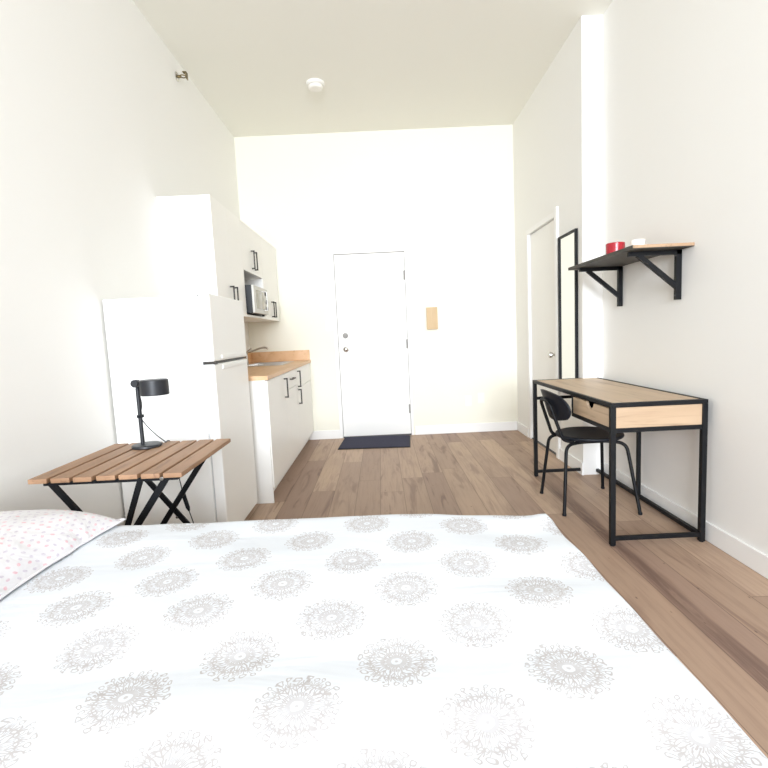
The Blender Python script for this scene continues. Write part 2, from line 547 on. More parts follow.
t = thing('smoke_detector', (-.45, 4.34, HC), 'round white smoke detector on the ceiling', 'smoke detector')
MB().lathe([(0, 0), (.078, 0), (.078, .018), (.070, .026), (0, .026)], (-.45, 4.34, HC), 36, (0, 0, -1)).build('mounting_base', M['plate'], t)
MB().lathe([(0, .024), (.062, .024), (.060, .044), (.050, .052), (.0, .053)], (-.45, 4.34, HC), 36, (0, 0, -1)).build('cover', M['wax'], t)

t = thing('fire_sprinkler', (XL, 3.885, 3.155), 'small brass fire sprinkler head high on the left wall', 'sprinkler')
MB().lathe([(0, 0), (.034, 0), (.034, .004), (.022, .012), (.014, .012), (0, .012)], (XL, 3.885, 3.16), 24, (1, 0, 0)).build('escutcheon', M['chrome'], t)
MB().tube([(XL + .01, 3.885, 3.16), (XL + .035, 3.885, 3.16)], .011).tube(fillet([(XL + .03, 3.873, 3.16), (XL + .045, 3.860, 3.16), (XL + .075, 3.880, 3.16)], .01), .004, 8)\
    .tube(fillet([(XL + .03, 3.897, 3.16), (XL + .045, 3.910, 3.16), (XL + .075, 3.890, 3.16)], .01), .004, 8).build('sprinkler_frame', M['brass'], t)
MB().box(XL + .072, XL + .078, 3.862, 3.908, 3.140, 3.185, .001).box(XL + .05, XL + .08, 3.866, 3.904, 3.184, 3.188, .001).build('deflector', M['brass'], t)

t = thing('doormat', (-.1, 5.06, 0), 'dark charcoal rectangular doormat on the floor before the entry door', 'doormat')
rot = Matrix.Translation((-.099, 5.062, 0)) @ Matrix.Rotation(-math.radians(3.6), 4, 'Z')
MB().box(-.37, .37, -.272, .272, .0005, .008, .003, 2, rot).build('rubber_backing', M['blackp'], t)
MB().box(-.358, .358, -.26, .26, .0075, .0125, .002, 2, rot).build('pile', M['matting'], t)

# ------------------------------------------------------------------ mirror on the right wall
t = thing('wall_mirror', (X2, 3.86, .62), 'tall narrow mirror with thin black frame hung beside the closet door', 'mirror')
ya, yb, za, zb = 3.682, 4.036, .60, 1.866
fr = .017
MB().box(X2 - .022, X2 - .001, ya, ya + fr, za, zb, .001).box(X2 - .022, X2 - .001, yb - fr, yb, za, zb, .001)\
    .box(X2 - .022, X2 - .001, ya + fr, yb - fr, zb - fr, zb, .001).box(X2 - .022, X2 - .001, ya + fr, yb - fr, za, za + fr, .001).build('frame', M['black'], t)
MB().box(X2 - .012, X2 - .002, ya + fr, yb - fr, za + fr, zb - fr).build('glass', M['mirror'], t)

# ------------------------------------------------------------------ shelf and what is on it
SX0, SY0, SY1, SZ0, SZ1 = 1.338, 2.56, 3.425, 1.530, 1.549
t = thing('wall_shelf', (XR, 3.0, SZ0), 'oak veneered wall shelf on two black triangular brackets above the desk', 'shelf')
MB().box(SX0, XR - .001, SY0, SY1, SZ0 + .003, SZ1, .0015).build('board', M['shelfwood'], t)
MB().box(SX0 + .001, XR - .001, SY0 + .002, SY1 - .001, SZ0, SZ0 + .003).build('shade_sheet', M['under'], t)  # dark sheet added to paint the shade on the board's underside
MB().box(SX0 - .0015, SX0, SY0, SY1, SZ0, SZ1).build('dark_edge', M['under'], t)  # thin dark strip added along the front edge
for y in (2.676, 3.318):
    b = MB()
    b.box(XR - .030, XR - .001, y - .012, y + .012, 1.262, SZ0 - .001, .001)
    b.box(1.372, XR - .001, y - .012, y + .012, SZ0 - .024, SZ0 - .001, .001)
    b.bar((XR - .020, y, 1.330), (1.425, y, SZ0 - .018), .022, .026, (0, 0, 1))
    br = b.build('bracket', M['black'], t)
    for z in (1.285, 1.50):
        MB().lathe([(0, 0), (.005, 0), (.004, .002), (0, .0025)], (XR - .030, y, z), 12, (-1, 0, 0)).build('screw', M['gap'], br)
t = thing('candle_jar', (1.455, 2.99, SZ1), 'round red candle jar on the wall shelf', 'candle')
MB().lathe([(0, .0005), (.046, .0005), (.053, .006), (.054, .078), (.052, .082), (.049, .082), (.049, .066), (0, .066)], (1.455, 2.99, SZ1), 36).build('jar', M['red'], t)
MB().lathe([(0, .065), (.0485, .065), (.048, .071), (0, .069)], (1.455, 2.99, SZ1), 30).build('wax', M['wax'], t)
MB().tube([(1.455, 2.99, SZ1 + .068), (1.455, 2.99, SZ1 + .077)], .0015, 6).build('wick', M['gap'], t)
t = thing('ceramic_bowl', (1.50, 2.82, SZ1), 'small white ceramic bowl on the wall shelf beside the red jar', 'bowl')
MB().lathe([(0, .0005), (.025, .0005), (.028, .006), (.036, .030), (.040, .066), (.037, .066), (.033, .030), (.022, .012), (0, .010)], (1.50, 2.82, SZ1), 36).build('bowl_body', M['wax'], t)
MB().lathe([(.0265, 0.0004), (.0285, .0004), (.0285, .005), (.0265, .005)], (1.50, 2.82, SZ1), 30).build('foot_ring', M['wax'], t)

# ------------------------------------------------------------------ desk
X0, X1, Y0, Y1, H = 1.142, 1.632, 2.384, 3.640, .748
T = .026
t = thing('desk', (1.387, 3.0, 0), 'light oak desk with black square tube frame standing at the right wall', 'desk')
MB().box(X0 + T, X1 - T, Y0 + T, Y1 - T, H - .016, H - .001, .001).build('tabletop', M['oak'], t)
MB().box(X0, X1, Y0, Y0 + T, H - .022, H, .002).box(X0, X1, Y1 - T, Y1, H - .022, H, .002)\
    .box(X0, X0 + T * .7, Y0 + T, Y1 - T, H - .022, H, .002).box(X1 - T * .7, X1, Y0 + T, Y1 - T, H - .022, H, .002).build('top_frame', M['black'], t)
for x in (X0, X1 - T):
    for y in (Y0, Y1 - T):
        lg = MB().box(x, x + T, y, y + T, .004, H - .022, .002).build('leg', M['black'], t)
        MB().lathe([(0, 0), (.011, 0), (.012, .005), (0, .005)], (x + T / 2, y + T / 2, 0), 16).build('foot', M['blackp'], lg)
lg = MB().box(X1 - .022, X1, 3.005, 3.027, .045, H - .022, .002).build('centre_post', M['black'], t)
# rails
MB().box(X0 + T, X1 - T, Y0 + .003, Y0 + T - .003, .028, .050, .002).build('end_rail', M['black'], t)
MB().box(X0 + T, X1 - T, Y1 - T + .003, Y1 - .003, .028, .050, .002).build('end_rail', M['black'], t)
MB().box(X1 - T + .003, X1 - .001, Y0 + T, Y1 - T, .022, .045, .002).build('back_rail', M['black'], t)
MB().box(X0 + T, X1 - T, Y1 - T + .003, Y1 - .003, .598, .620, .002).build('end_rail', M['black'], t)
# drawer case under the near half
DZ0, DZ1, DYE = .620, H - .024, 2.895
MB().box(X0 + T, X1 - T, Y0 + .003, Y0 + T - .002, .596, .618, .002).box(X0 + .002, X0 + T - .004, Y0 + T, DYE, .598, .618, .002)\
    .box(X1 - T + .002, X1, Y0 + T, DYE, .598, .618, .002).box(X0 + .002, X1, DYE - .018, DYE, .598, .618, .002)\
    .box(X0 + .002, X0 + .018, DYE - .016, DYE, .618, DZ1, .001).build('drawer_frame', M['black'], t)
MB().box(X0 + T, X1 - T, Y0 + .008, Y0 + .022, .619, DZ1, .001).build('end_panel', M['oakx'], t)
MB().box(X0 + T, X1 - T, DYE - .030, DYE - .019, .620, DZ1 - .002, .001).build('inner_panel', M['oakx'], t)
MB().box(X0 + T, X1 - T, Y0 + .026, DYE - .032, .612, .618).build('case_bottom', M['shelfwood'], t)
# drawer front with a thumb notch cut in its top edge
ya, yb = Y0 + T + .004, DYE - .022
yc, nr = 2.640, .046
poly = [(ya, DZ0 + .002), (yb, DZ0 + .002), (yb, DZ1 - .006)]
for k in range(0, 13):
    a = PI * k / 12
    poly.append((yc + nr * math.cos(a), DZ1 - .006 - .034 * math.sin(a)))
poly.append((ya, DZ1 - .006))
dr = MB().prism(poly, 0, X0 + .004, X0 + .018).build('drawer', M['oak'], t, 30)
MB().box(X0 + .018, X1 - .06, ya, ya + .01, DZ0 + .004, DZ1 - .03).box(X0 + .018, X1 - .06, yb - .01, yb, DZ0 + .004, DZ1 - .03)\
    .box(X1 - .07, X1 - .06, ya + .01, yb - .01, DZ0 + .004, DZ1 - .03).box(X0 + .018, X1 - .07, ya + .01, yb - .01, DZ0 + .004, DZ0 + .010).build('drawer_box', M['blackp'], dr)

# ------------------------------------------------------------------ chair
cx, cy = 1.29, 3.03
t = thing('desk_chair', (cx, cy, 0), 'black chair with round seat and oval back pushed under the desk', 'chair')
# round, slightly dished seat
pr = []
for k in range(0, 11):
    r = .192 * k / 10
    pr.append((r, .452 + .010 * (r / .192) ** 2))
pr += [(.199, .459), (.201, .452), (.197, .443), (.183, .437), (.10, .432), (0, .431)]
MB().lathe(pr, (cx + .018, cy, 0), 48, sx=1.02, sy=1.0).build('seat', M['seat'], t)
# oval bent backrest
b = bmesh.new()
bx, by, bz, hw, hh = 1.040, 2.99, .660, .205, .083
NU, NV = 28, 14
def back_pt(u, v, off):
    # superellipse map of a square patch
    su, sv = u * math.sqrt(max(0, 1 - v * v * .42)), v * math.sqrt(max(0, 1 - u * u * .42))
    yy = su * hw
    zz = sv * hh * 1.14
    return Vector((bx + .050 * (yy / hw) ** 2 - .30 * zz + off, by + yy, bz + zz))
rows = {}
for s, off in ((0, -.006), (1, .006)):
    rows[s] = [[b.verts.new(back_pt(-1 + 2 * i / NU, -1 + 2 * j / NV, off)) for j in range(NV + 1)] for i in range(NU + 1)]
    for i in range(NU):
        for j in range(NV):
            R = rows[s]
            b.faces.new((R[i][j], R[i + 1][j], R[i + 1][j + 1], R[i][j + 1]))
rim = lambda R: [R[i][0] for i in range(NU)] + [R[NU][j] for j in range(NV)] + [R[i][NV] for i in range(NU, 0, -1)] + [R[0][j] for j in range(NV, 0, -1)]
A, B = rim(rows[0]), rim(rows[1])
for k in range(len(A)):
    b.faces.new((A[k], A[(k + 1) % len(A)], B[(k + 1) % len(A)], B[k]))
bmesh.ops.recalc_face_normals(b, faces=b.faces)
mb = MB()
mb.merge(b)
bk = mb.build('backrest', M['seat'], t, 50)
# tube frame: one hoop behind the back, one inverted-U of legs each side
r = .0105
hoop = fillet([(1.16, 2.905, .434), (1.095, 2.905, .446), (1.050, 2.912, .580), (1.014, 2.918, .690), (1.014, 3.082, .690), (1.050, 3.088, .580), (1.095, 3.095, .446), (1.16, 3.095, .434)], .055, 8)
MB().tube(hoop, r, 12).build('back_frame', M['black'], t)
for s, n in ((-1, 'near'), (1, 'far')):
    ys = cy + s * .115
    path = fillet([(1.068, cy + s * .207, .006), (1.105, cy + s * .150, .420), (1.20, ys, .428), (1.38, ys, .428), (1.465, cy + s * .165, .420), (1.51, cy + s * .245, .006)], .07, 8)
    half = len(path) // 2
    MB().tube(path[:half + 1], r, 12).build('leg', M['black'], t)
    MB().tube(path[half:], r, 12).build('leg', M['black'], t)
    for p in (path[0], path[-1]):
        MB().lathe([(0, 0), (.012, 0), (.013, .010), (.011, .014), (0, .014)], (p.x, p.y, 0), 14).build('foot_cap', M['blackp'], t)
for x in (1.20, 1.38):
    MB().tube([(x, cy - .115, .428), (x, cy + .115, .428)], .009, 10).build('seat_support', M['black'], t)

# ------------------------------------------------------------------ slatted folding table
TX0, TX1, TY0, TY1, TZ = -1.256, -.716, 1.652, 2.211, .700
t = thing('folding_table', (-.986, 1.93, 0), 'square folding side table with brown wooden slats on black crossed steel legs', 'table')
n, gp = 7, .012
sw = (TX1 - TX0 - gp * (n - 1)) / n
for i in range(n):
    xa = TX0 + i * (sw + gp)
    s = MB().box(xa, xa + sw, TY0 + random.uniform(-.003, .003), TY1 + random.uniform(-.003, .003), TZ - .018, TZ, .0035, 2)
    o = s.build('slat', M['slat'], t)
    if i in (1, 5):
        pass
fz = TZ - .019
for y in (1.695, 2.165):
    MB().box(TX0 + .03, TX1 - .03, y - .012, y + .012, fz - .016, fz, .001).build('top_rail', M['black'], t)
for y in (1.695, 2.165):
    yo = .014 if y < 2 else -.014
    lw, lt = .024, .010
    for (xa, xb, dy) in ((-1.205, -.700, 0.0), (-.795, -1.262, yo)):
        MB().bar((xa, y + dy, fz - .010), (xb, y + dy, .010), lt, lw, (1, 0, 0)).build('leg', M['black'], t)
    MB().lathe([(0, -.004), (.006, -.004), (.006, .022), (.0, .022)], (-.975 if y < 2 else -.975, y - .006, .352), 12, (0, 1, 0)).build('pivot_bolt', M['chrome'], t)
for x, z in ((-.708, .020), (-1.255, .020)):
    MB().tube([(x, 1.695, z), (x, 2.165, z)], .008, 10).build('foot_bar', M['black'], t)
MB().bar((-.895, 1.725, fz - .006), (-1.085, 1.725, .165), .010, .020, (1, 0, 0)).bar((-1.085, 1.725, .165), (-1.085, 1.709, .165), .02, .02).build('brace', M['black'], t)
MB().lathe([(0, 0), (.008, 0), (.007, .003), (0, .004)], (-.802, 1.682, fz - .008), 14, (0, -1, 0)).build('bolt_head', M['chrome'], t)

# ------------------------------------------------------------------ lamp
lx, ly = -1.060, 2.105
t = thing('table_lamp', (lx, ly, TZ), 'small dark grey metal desk lamp with drum shade on the slatted table', 'lamp')
MB().lathe([(0, .0005), (.060, .0005), (.062, .004), (.061, .011), (.056, .014), (0, .0145)], (lx + .005, ly, TZ), 40, sx=1.0, sy=1.0).build('base', M['lamp'], t)
MB().tube([(lx - .012, ly, TZ + .013), (lx - .012, ly, TZ + .262)], .0085, 16).build('stem', M['lamp'], t)
hd = MB().lathe([(0, .298), (.054, .298), (.058, .295), (.059, .290), (.059, .232), (.057, .230), (.055, .232), (.054, .288), (0, .290)], (lx + .062, ly, TZ), 44)
sh = hd.build('lamp_shade', M['lamp'], t)
MB().lathe([(0, 0), (.022, 0), (.024, .003), (.0, .003)], (lx + .062, ly, TZ + .2865), 20, (0, 0, -1)).lathe([(0, .0), (.02, .004), (.024, .018), (.015, .030), (0, .034)], (lx + .062, ly, TZ + .284), 20, (0, 0, -1)).build('bulb', M['wax'], sh)
MB().tube([(lx - .012, ly, TZ + .255), (lx - .010, ly, TZ + .285), (lx + .004, ly, TZ + .285)], .008, 12).build('arm', M['lamp'], t)
MB().lathe([(0, -.016), (.015, -.016), (.017, -.013), (.017, .013), (.015, .016), (0, .016)], (lx - .014, ly - .006, TZ + .284), 20, (0, 1, 0)).build('pivot_knob', M['lamp'], t)
cord = spline([(lx - .004, ly - .018, TZ + .272), (lx + .006, ly - .022, TZ + .235), (lx + .010, ly - .020, TZ + .190), (lx - .003, ly - .013, TZ + .140), (lx + .018, ly - .014, TZ + .100), (lx + .055, ly - .010, TZ + .055), (lx + .076, ly + .020, TZ + .018), (lx + .062, ly + .060, TZ + .005), (lx + .055, ly + .095, TZ + .0045), (lx + .056, ly + .118, TZ - .006),
               (lx + .058, ly + .124, TZ - .05), (-.985, 2.222, TZ - .14), (-.968, 2.21, TZ - .205), (-.962, 2.205, TZ - .235)], 8)
cd = MB().tube(cord, .0022, 8).tube(spline([(-.938, 2.205, TZ - .335), (-.920, 2.21, TZ - .42), (-.905, 2.22, TZ - .55), (-.92, 2.24, TZ - .69), (-1.0, 2.26, TZ - .697), (-1.2, 2.3, TZ - .697)], 8), .0022, 8).build('cord', M['blackp'], t)
MB().tube([(-.962, 2.205, TZ - .233), (-.959, 2.205, TZ - .248), (-.942, 2.205, TZ - .320), (-.937, 2.205, TZ - .337)], [.004, .0095, .0095, .004], 12).build('inline_switch', M['blackp'], cd)
MB().box(lx - .020, lx + .002, ly - .016, ly + .010, TZ + .132, TZ + .146, .003).build('cord_clip', M['blackp'], t)

# ------------------------------------------------------------------ refrigerator
FX0, FXB, FX, FY0, FY1, FH = XL + .012, -.945, -.880, 2.550, 3.175, 1.403
t = thing('refrigerator', (-1.16, 2.86, 0), 'white top freezer refrigerator standing at the left wall beside the counter', 'refrigerator')
MB().box(FX0, FXB, FY0, FY1, .03, FH - .008, .006, 3).build('cabinet_body', M['fridge'], t)
MB().box(FXB, FXB + .008, FY0 + .012, FY1 - .012, .06, FH - .014).build('gasket', M['gasket'], t)
for nm, za, zb in (('freezer_door', 1.045, FH), ('fridge_door', .055, 1.031)):
    dd = MB().box(FXB + .008, FX, FY0 - .002, FY1 + .002, za, zb, .008, 3).build(nm, M['fridge'], t)
    z = za + .022 if nm == 'freezer_door' else zb - .022
    MB().box(FX - .001, FX + .006, FY0 + .12, FY1 - .03, z - .012, z + .012, .004).build('grip', M['fridge'], dd)
MB().box(FXB + .004, FX + .002, FY0 + .003, FY0 + .045, 1.031, 1.045, .001).box(FXB + .01, FX - .006, FY0 + .045, FY1 - .01, 1.034, 1.042).build('hinge_and_gap', M['handle'], t)  # hinge tab, plus a dark strip painting shade in the door gap
MB().box(FXB - .03, FX - .02, FY0 + .01, FY0 + .07, FH - .008, FH + .006, .003).build('top_hinge', M['plate'], t)
for x in (FX0 + .05, FXB - .05):
    for y in (FY0 + .05, FY1 - .05):
        MB().lathe([(0, 0), (.018, 0), (.018, .01), (.012, .01), (.012, .032), (0, .032)], (x, y, 0), 16).build('foot', M['blackp'], t)

# ------------------------------------------------------------------ kitchen
def bar_handle(x, y, z0, z1, parent, horiz=False, so=.032):
    m = MB()
    w = .011
    if horiz:
        m.box(x, x + so, z0, z0 + w, y - w / 2, y + w / 2, .001).box(x, x + so, z1 - w, z1, y - w / 2, y + w / 2, .001)
        m.box(x + so - w, x + so, z0, z1, y - w / 2, y + w / 2, .002)
    else:
        m.box(x, x + so, y - w / 2, y + w / 2, z0, z0 + w, .001).box(x, x + so, y - w / 2, y + w / 2, z1 - w, z1, .001)
        m.box(x + so - w, x + so, y - w / 2, y + w / 2, z0, z1, .002)
    return m.build('handle', M['handle'], parent)

BX, CY0, CZ = -.812, 3.300, .872       # carcass front, near end, top of carcass
units = ((3.318, 3.955), (3.957, 4.445), (4.447, 5.350))
KB = 'white base cabinets under the wooden counter'
t = thing('base_cabinet', (-1.12, 3.63, 0), 'white base cabinet nearest the refrigerator, one door with a dark bar handle', 'cabinet', KB)
MB().box(XL + .002, BX, CY0 + .018, 3.955, .10, CZ - .001).build('carcass', M['cabinet'], t)
MB().box(XL + .002, BX + .010, CY0, CY0 + .017, 0, CZ - .001, .001).build('end_panel', M['cabinet'], t)
dd = MB().box(BX + .001, BX + .018, 3.320, 3.953, .105, CZ - .006, .0015).build('door', M['cabinet'], t)
bar_handle(BX + .018, 3.885, .672, .832, dd)
MB().box(XL + .3, BX - .05, CY0 + .018, 3.955, 0, .099).build('toe_kick', M['cabinet'], t)
t = thing('base_cabinet', (-1.12, 4.2, 0), 'white middle base cabinet with a drawer and horizontal handle', 'cabinet', KB)
MB().box(XL + .002, BX, 3.957, 4.445, .10, CZ - .001).build('carcass', M['cabinet'], t)
dd = MB().box(BX + .001, BX + .018, 3.959, 4.443, .72, CZ - .006, .0015).build('drawer', M['cabinet'], t)
bar_handle(BX + .018, .800, 4.13, 4.27, dd, True)
MB().box(BX + .001, BX + .018, 3.959, 4.443, .105, .716, .0015).build('door', M['cabinet'], t)
MB().box(XL + .3, BX - .05, 3.957, 4.445, 0, .099).build('toe_kick', M['cabinet'], t)
t = thing('base_cabinet', (-1.12, 4.9, 0), 'white base cabinet at the far wall, two stacked vertical handles', 'cabinet', KB)
MB().box(XL + .002, BX, 4.447, 5.350, .10, CZ - .001).build('carcass', M['cabinet'], t)
dd = MB().box(BX + .001, BX + .018, 4.449, 5.348, .682, CZ - .006, .0015).build('door', M['cabinet'], t)
bar_handle(BX + .018, 4.52, .690, .845, dd)
dd = MB().box(BX + .001, BX + .018, 4.449, 5.348, .105, .678, .0015).build('door', M['cabinet'], t)
bar_handle(BX + .018, 4.52, .530, .670, dd)
MB().box(XL + .3, BX - .05, 4.447, 5.350, 0, .099).build('toe_kick', M['cabinet'], t)

# counter with a hole for the sink
KX0, KX1, KY0, KY1 = -1.310, -.945, 4.55, 5.10
CX = -.782
t = thing('countertop', (-1.1, 4.3, CZ), 'tan butcher block countertop with backsplash along the left wall', 'countertop')
cz0, cz1 = CZ, .902
MB().box(XL + .002, CX, CY0 - .012, KY0, cz0, cz1, .002).box(XL + .002, CX, KY1, YF - .002, cz0, cz1, .002)\
    .box(XL + .002, KX0, KY0, KY1, cz0, cz1).box(KX1, CX, KY0, KY1, cz0, cz1).build('worktop', M['counter'], t)
MB().box(XL + .002, XL + .020, CY0 - .012, YF - .022, cz1, cz1 + .112, .002).build('backsplash', M['counter'], t)
MB().box(XL + .002, CX - .008, YF - .021, YF - .003, cz1, cz1 + .112, .002).build('backsplash', M['counter'], t)
t = thing('kitchen_sink', (-1.13, 4.8, cz1), 'stainless steel drop in sink set in the wooden counter', 'sink')
rm = MB()
rm.box(KX0 - .02, KX0 + .014, KY0 - .02, KY1 + .02, cz1 + .0003, cz1 + .007, .002).box(KX1 - .014, KX1 + .02, KY0 - .02, KY1 + .02, cz1 + .0003, cz1 + .007, .002)
rm.box(KX0 + .014, KX1 - .014, KY0 - .02, KY0 + .014, cz1 + .0003, cz1 + .007, .002).box(KX0 + .014, KX1 - .014, KY1 - .014, KY1 + .02, cz1 + .0003, cz1 + .007, .002)
rm.build('rim', M['steel'], t)
MB().box(KX0 + .004, KX0 + .008, KY0 + .004, KY1 - .004, cz1 - .024, cz1).box(KX1 - .008, KX1 - .004, KY0 + .004, KY1 - .004, cz1 - .024, cz1)\
    .box(KX0 + .004, KX1 - .004, KY0 + .004, KY0 + .008, cz1 - .024, cz1).box(KX0 + .004, KX1 - .004, KY1 - .008, KY1 - .004, cz1 - .024, cz1)\
    .box(KX0 + .004, KX1 - .004, KY0 + .004, KY1 - .004, cz1 - .028, cz1 - .023).build('basin', M['steel'], t)
MB().lathe([(0, 0), (.022, 0), (.024, .002), (.018, .003), (0, .002)], (-1.128, 4.82, cz1 - .023), 24).build('drain', M['gap'], t)
fx, fy = -1.372, 4.93
t = thing('faucet', (fx, fy, cz1), 'chrome kitchen faucet with lever rising behind the sink', 'faucet')
MB().lathe([(0, .0005), (.023, .0005), (.023, .006), (.016, .014), (.014, .09), (.012, .10), (0, .10)], (fx, fy, cz1), 24).build('body', M['chrome'], t)
MB().tube(spline([(fx, fy, cz1 + .09), (fx + .012, fy, cz1 + .12), (fx + .06, fy, cz1 + .135), (fx + .14, fy, cz1 + .160), (fx + .20, fy, cz1 + .166), (fx + .225, fy, cz1 + .150)], 6), .0095, 12).build('spout', M['chrome'], t)
MB().tube([(fx - .005, fy - .01, cz1 + .098), (fx + .02, fy - .03, cz1 + .135), (fx + .07, fy - .06, cz1 + .165)], [.009, .007, .006], 10).build('lever', M['chrome'], t)

# upper cabinets
UX, UZ0, UZ1 = -1.108, 1.345, 2.126
KU = 'white wall cabinets over the counter'
def upper(y0, y1, z0, label, hz0, hz1, niche=False, hy=None):
    t = thing('wall_cabinet', (-1.28, (y0 + y1) / 2, UZ0), label, 'cabinet', KU)
    c = MB()
    if niche:
        c.box(XL + .002, UX, y0, y1, z0, UZ1)
        c.box(XL + .002, UX + .016, y0, y0 + .017, UZ0, z0).box(XL + .002, UX + .016, y1 - .017, y1, UZ0, z0)
        c.box(XL + .002, UX + .016, y0 + .017, y1 - .017, UZ0, UZ0 + .018)
        c.box(XL + .002, XL + .010, y0 + .017, y1 - .017, UZ0 + .018, z0)
    else:
        c.box(XL + .002, UX, y0, y1, UZ0, UZ1)
    c.build('carcass', M['cabinet'], t)
    ym = (y0 + y1) / 2 if hy is None else hy
    za = z0 if niche else UZ0
    for a, b_, s in ((y0 + .001, ym - .001, -1), (ym + .001, y1 - .001, 1)):
        dd = MB().box(UX + .001, UX + .018, a, b_, za + (.001 if niche else -.002), UZ1, .0015).build('door', M['cabinet'], t)
        bar_handle(UX + .018, ym + s * .045, hz0, hz1, dd)
    return t
upper(3.330, 4.016, 0, 'white double door wall cabinet nearest the refrigerator', 1.405, 1.555)
upper(4.018, 4.680, 1.725, 'white wall cabinet with an open niche holding the microwave', 1.765, 1.925, True)
upper(4.682, 5.350, 0, 'white double door wall cabinet touching the far wall', 1.372, 1.530)

# microwave in the niche
my0, my1, mz0, mz1, mx0, mx1 = 4.060, 4.560, UZ0 + .019, 1.606, XL + .05, -1.035
t = thing('microwave', (-1.25, 4.31, mz0), 'small silver microwave in the open niche of the wall cabinets', 'microwave')
MB().box(mx0, mx1 - .012, my0, my1, mz0 + .010, mz1, .004).build('casing', M['mwside'], t)
dd = MB().box(mx1 - .012, mx1 + .006, my0, my0 + .37, mz0 + .012, mz1, .003).build('door', M['silver'], t)
MB().box(mx1 + .006, mx1 + .008, my0 + .075, my0 + .32, mz0 + .05, mz1 - .035, .001).build('door_window', M['mwwin'], dd)
MB().tube(fillet([(mx1 + .005, my0 + .352, mz0 + .045), (mx1 + .032, my0 + .352, mz0 + .045), (mx1 + .032, my0 + .352, mz1 - .030), (mx1 + .005, my0 + .352, mz1 - .030)], .01), .005, 10).build('door_handle', M['steel'], dd)
cp = MB().box(mx1 - .012, mx1 + .004, my0 + .372, my1, mz0 + .012, mz1, .003).build('control_panel', M['silver'], t)
MB().box(mx1 + .004, mx1 + .006, my0 + .39, my1 - .018, mz1 - .06, mz1 - .025).build('display', M['mwside'], cp)
for z in (1.43, 1.49):
    MB().lathe([(0, 0), (.018, 0), (.016, .014), (0, .015)], (mx1 + .003, (my0 + .39 + my1 - .018) / 2, z), 20, (1, 0, 0)).build('dial', M['gap'], cp)
for x in (mx0 + .03, mx1 - .04):
    for y in (my0 + .03, my1 - .03):
        MB().lathe([(0, 0), (.012, 0), (.012, .011), (0, .011)], (x, y, mz0), 12).build('foot', M['blackp'], t)

# ------------------------------------------------------------------ bed
BXL, BXR, BYN, BYF, BZ = XL + .02, .4645, -.02, 1.36, .60
t = thing('bed', (-.48, .67, 0), 'low bed standing across the room under the printed white bedspread', 'bed')
MB().box(BXL + .02, BXR - .045, BYN + .04, BYF - .04, .30, BZ - .012, .05, 4).build('mattress', M['mattress'], t)
MB().box(BXL + .01, BXR - .055, BYN + .05, BYF - .04, .18, .30, .004).build('bed_frame', M['black'], t)
for x in (BXL + .06, BXR - .10):
    for y in (BYN + .09, BYF - .09):
        MB().box(x - .025, x + .025, y - .025, y + .025, 0, .18, .003).build('leg', M['black'], t)

def hash2(i, j):
    return math.sin(i * 12.9898 + j * 78.233) * 43758.5453 % 1.0
def vnoise(x, y):
    i, j = math.floor(x), math.floor(y)
    fx_, fy_ = x - i, y - j
    fx_, fy_ = fx_ * fx_ * (3 - 2 * fx_), fy_ * fy_ * (3 - 2 * fy_)
    return (hash2(i, j) * (1 - fx_) + hash2(i + 1, j) * fx_) * (1 - fy_) + (hash2(i, j + 1) * (1 - fx_) + hash2(i + 1, j + 1) * fx_) * fy_
def edge(s, flat, R=.02):
    """s past the flat start -> (outward, drop) round an edge of radius R"""
    e = s - flat
    if e <= 0:
        return s, 0.0
    if e < R * PI / 2:
        a = e / R
        return flat + R * math.sin(a), R * (1 - math.cos(a))
    return flat + R, R + e - R * PI / 2
b = bmesh.new()
uvl = b.loops.layers.uv.new('UVMap')
OV = .27
S0, S1 = BXL, BXR + OV
T0, T1 = BYN - OV, BYF + OV
NS, NT = 130, 112
vs = []
for i in range(NS + 1):
    row = []
    s = S0 + (S1 - S0) * i / NS
    for j in range(NT + 1):
        tt = T0 + (T1 - T0) * j / NT
        x, dx = edge(s, BXR - .02)
        # the far hem lies a little skew
        skew = .050 * min(1, max(0, (BXR - s)) / .35) + .04 * max(0, BXR - s) / 1.3
        if tt > .67:
            y, dy = edge(tt, BYF - .02)
            k = min(1, (y - .67) / .65)
            y += skew * k
        else:
            y, dy = edge(-tt, -BYN - .02)
            y = -y
        drop = (dx ** 3 + dy ** 3) ** (1 / 3) if dx > 0 and dy > 0 else max(dx, dy)
        out = min(1, drop / .15)
        wob = (vnoise(s * 7 + 3, tt * 7) - .5) * .022 * out
        if dx > 0.02: x += wob * .6 - .006 * out
        if dy > 0.02: y += (wob * .6 - .006 * out) * (1 if tt > .67 else -1)
        top = (vnoise(s * 3.0, tt * 9.0) - .5) * .010 + (vnoise(s * 9 + 7, tt * 6) - .5) * .004
        # a puckered far-right corner
        cr = math.exp(-(((s - .455) / .035) ** 2 + ((tt - 1.335) / .04) ** 2))
        z = BZ - drop + top * (1 - out) + .010 * cr
        row.append((b.verts.new((x, y, z)), s, tt + (skew * min(1, (tt - .67) / .65) if tt > .67 else 0)))
    vs.append(row)
for i in range(NS):
    for j in range(NT):
        q = (vs[i][j], vs[i + 1][j], vs[i + 1][j + 1], vs[i][j + 1])
        fc = b.faces.new([k[0] for k in q])
        for lp, k in zip(fc.loops, q):
            lp[uvl].uv = (k[1], k[2])
mb = MB()
mb.bm.free()
mb.bm = b
o = mb.build('bedspread', M['spread'], None, 80)
tag(o, 'white bedspread printed with beige snowflake medallions spread over the bed', 'bedspread')
sd = o.modifiers.new('thickness', 'SOLIDIFY')
sd.thickness = .006
sd.offset = 1.0

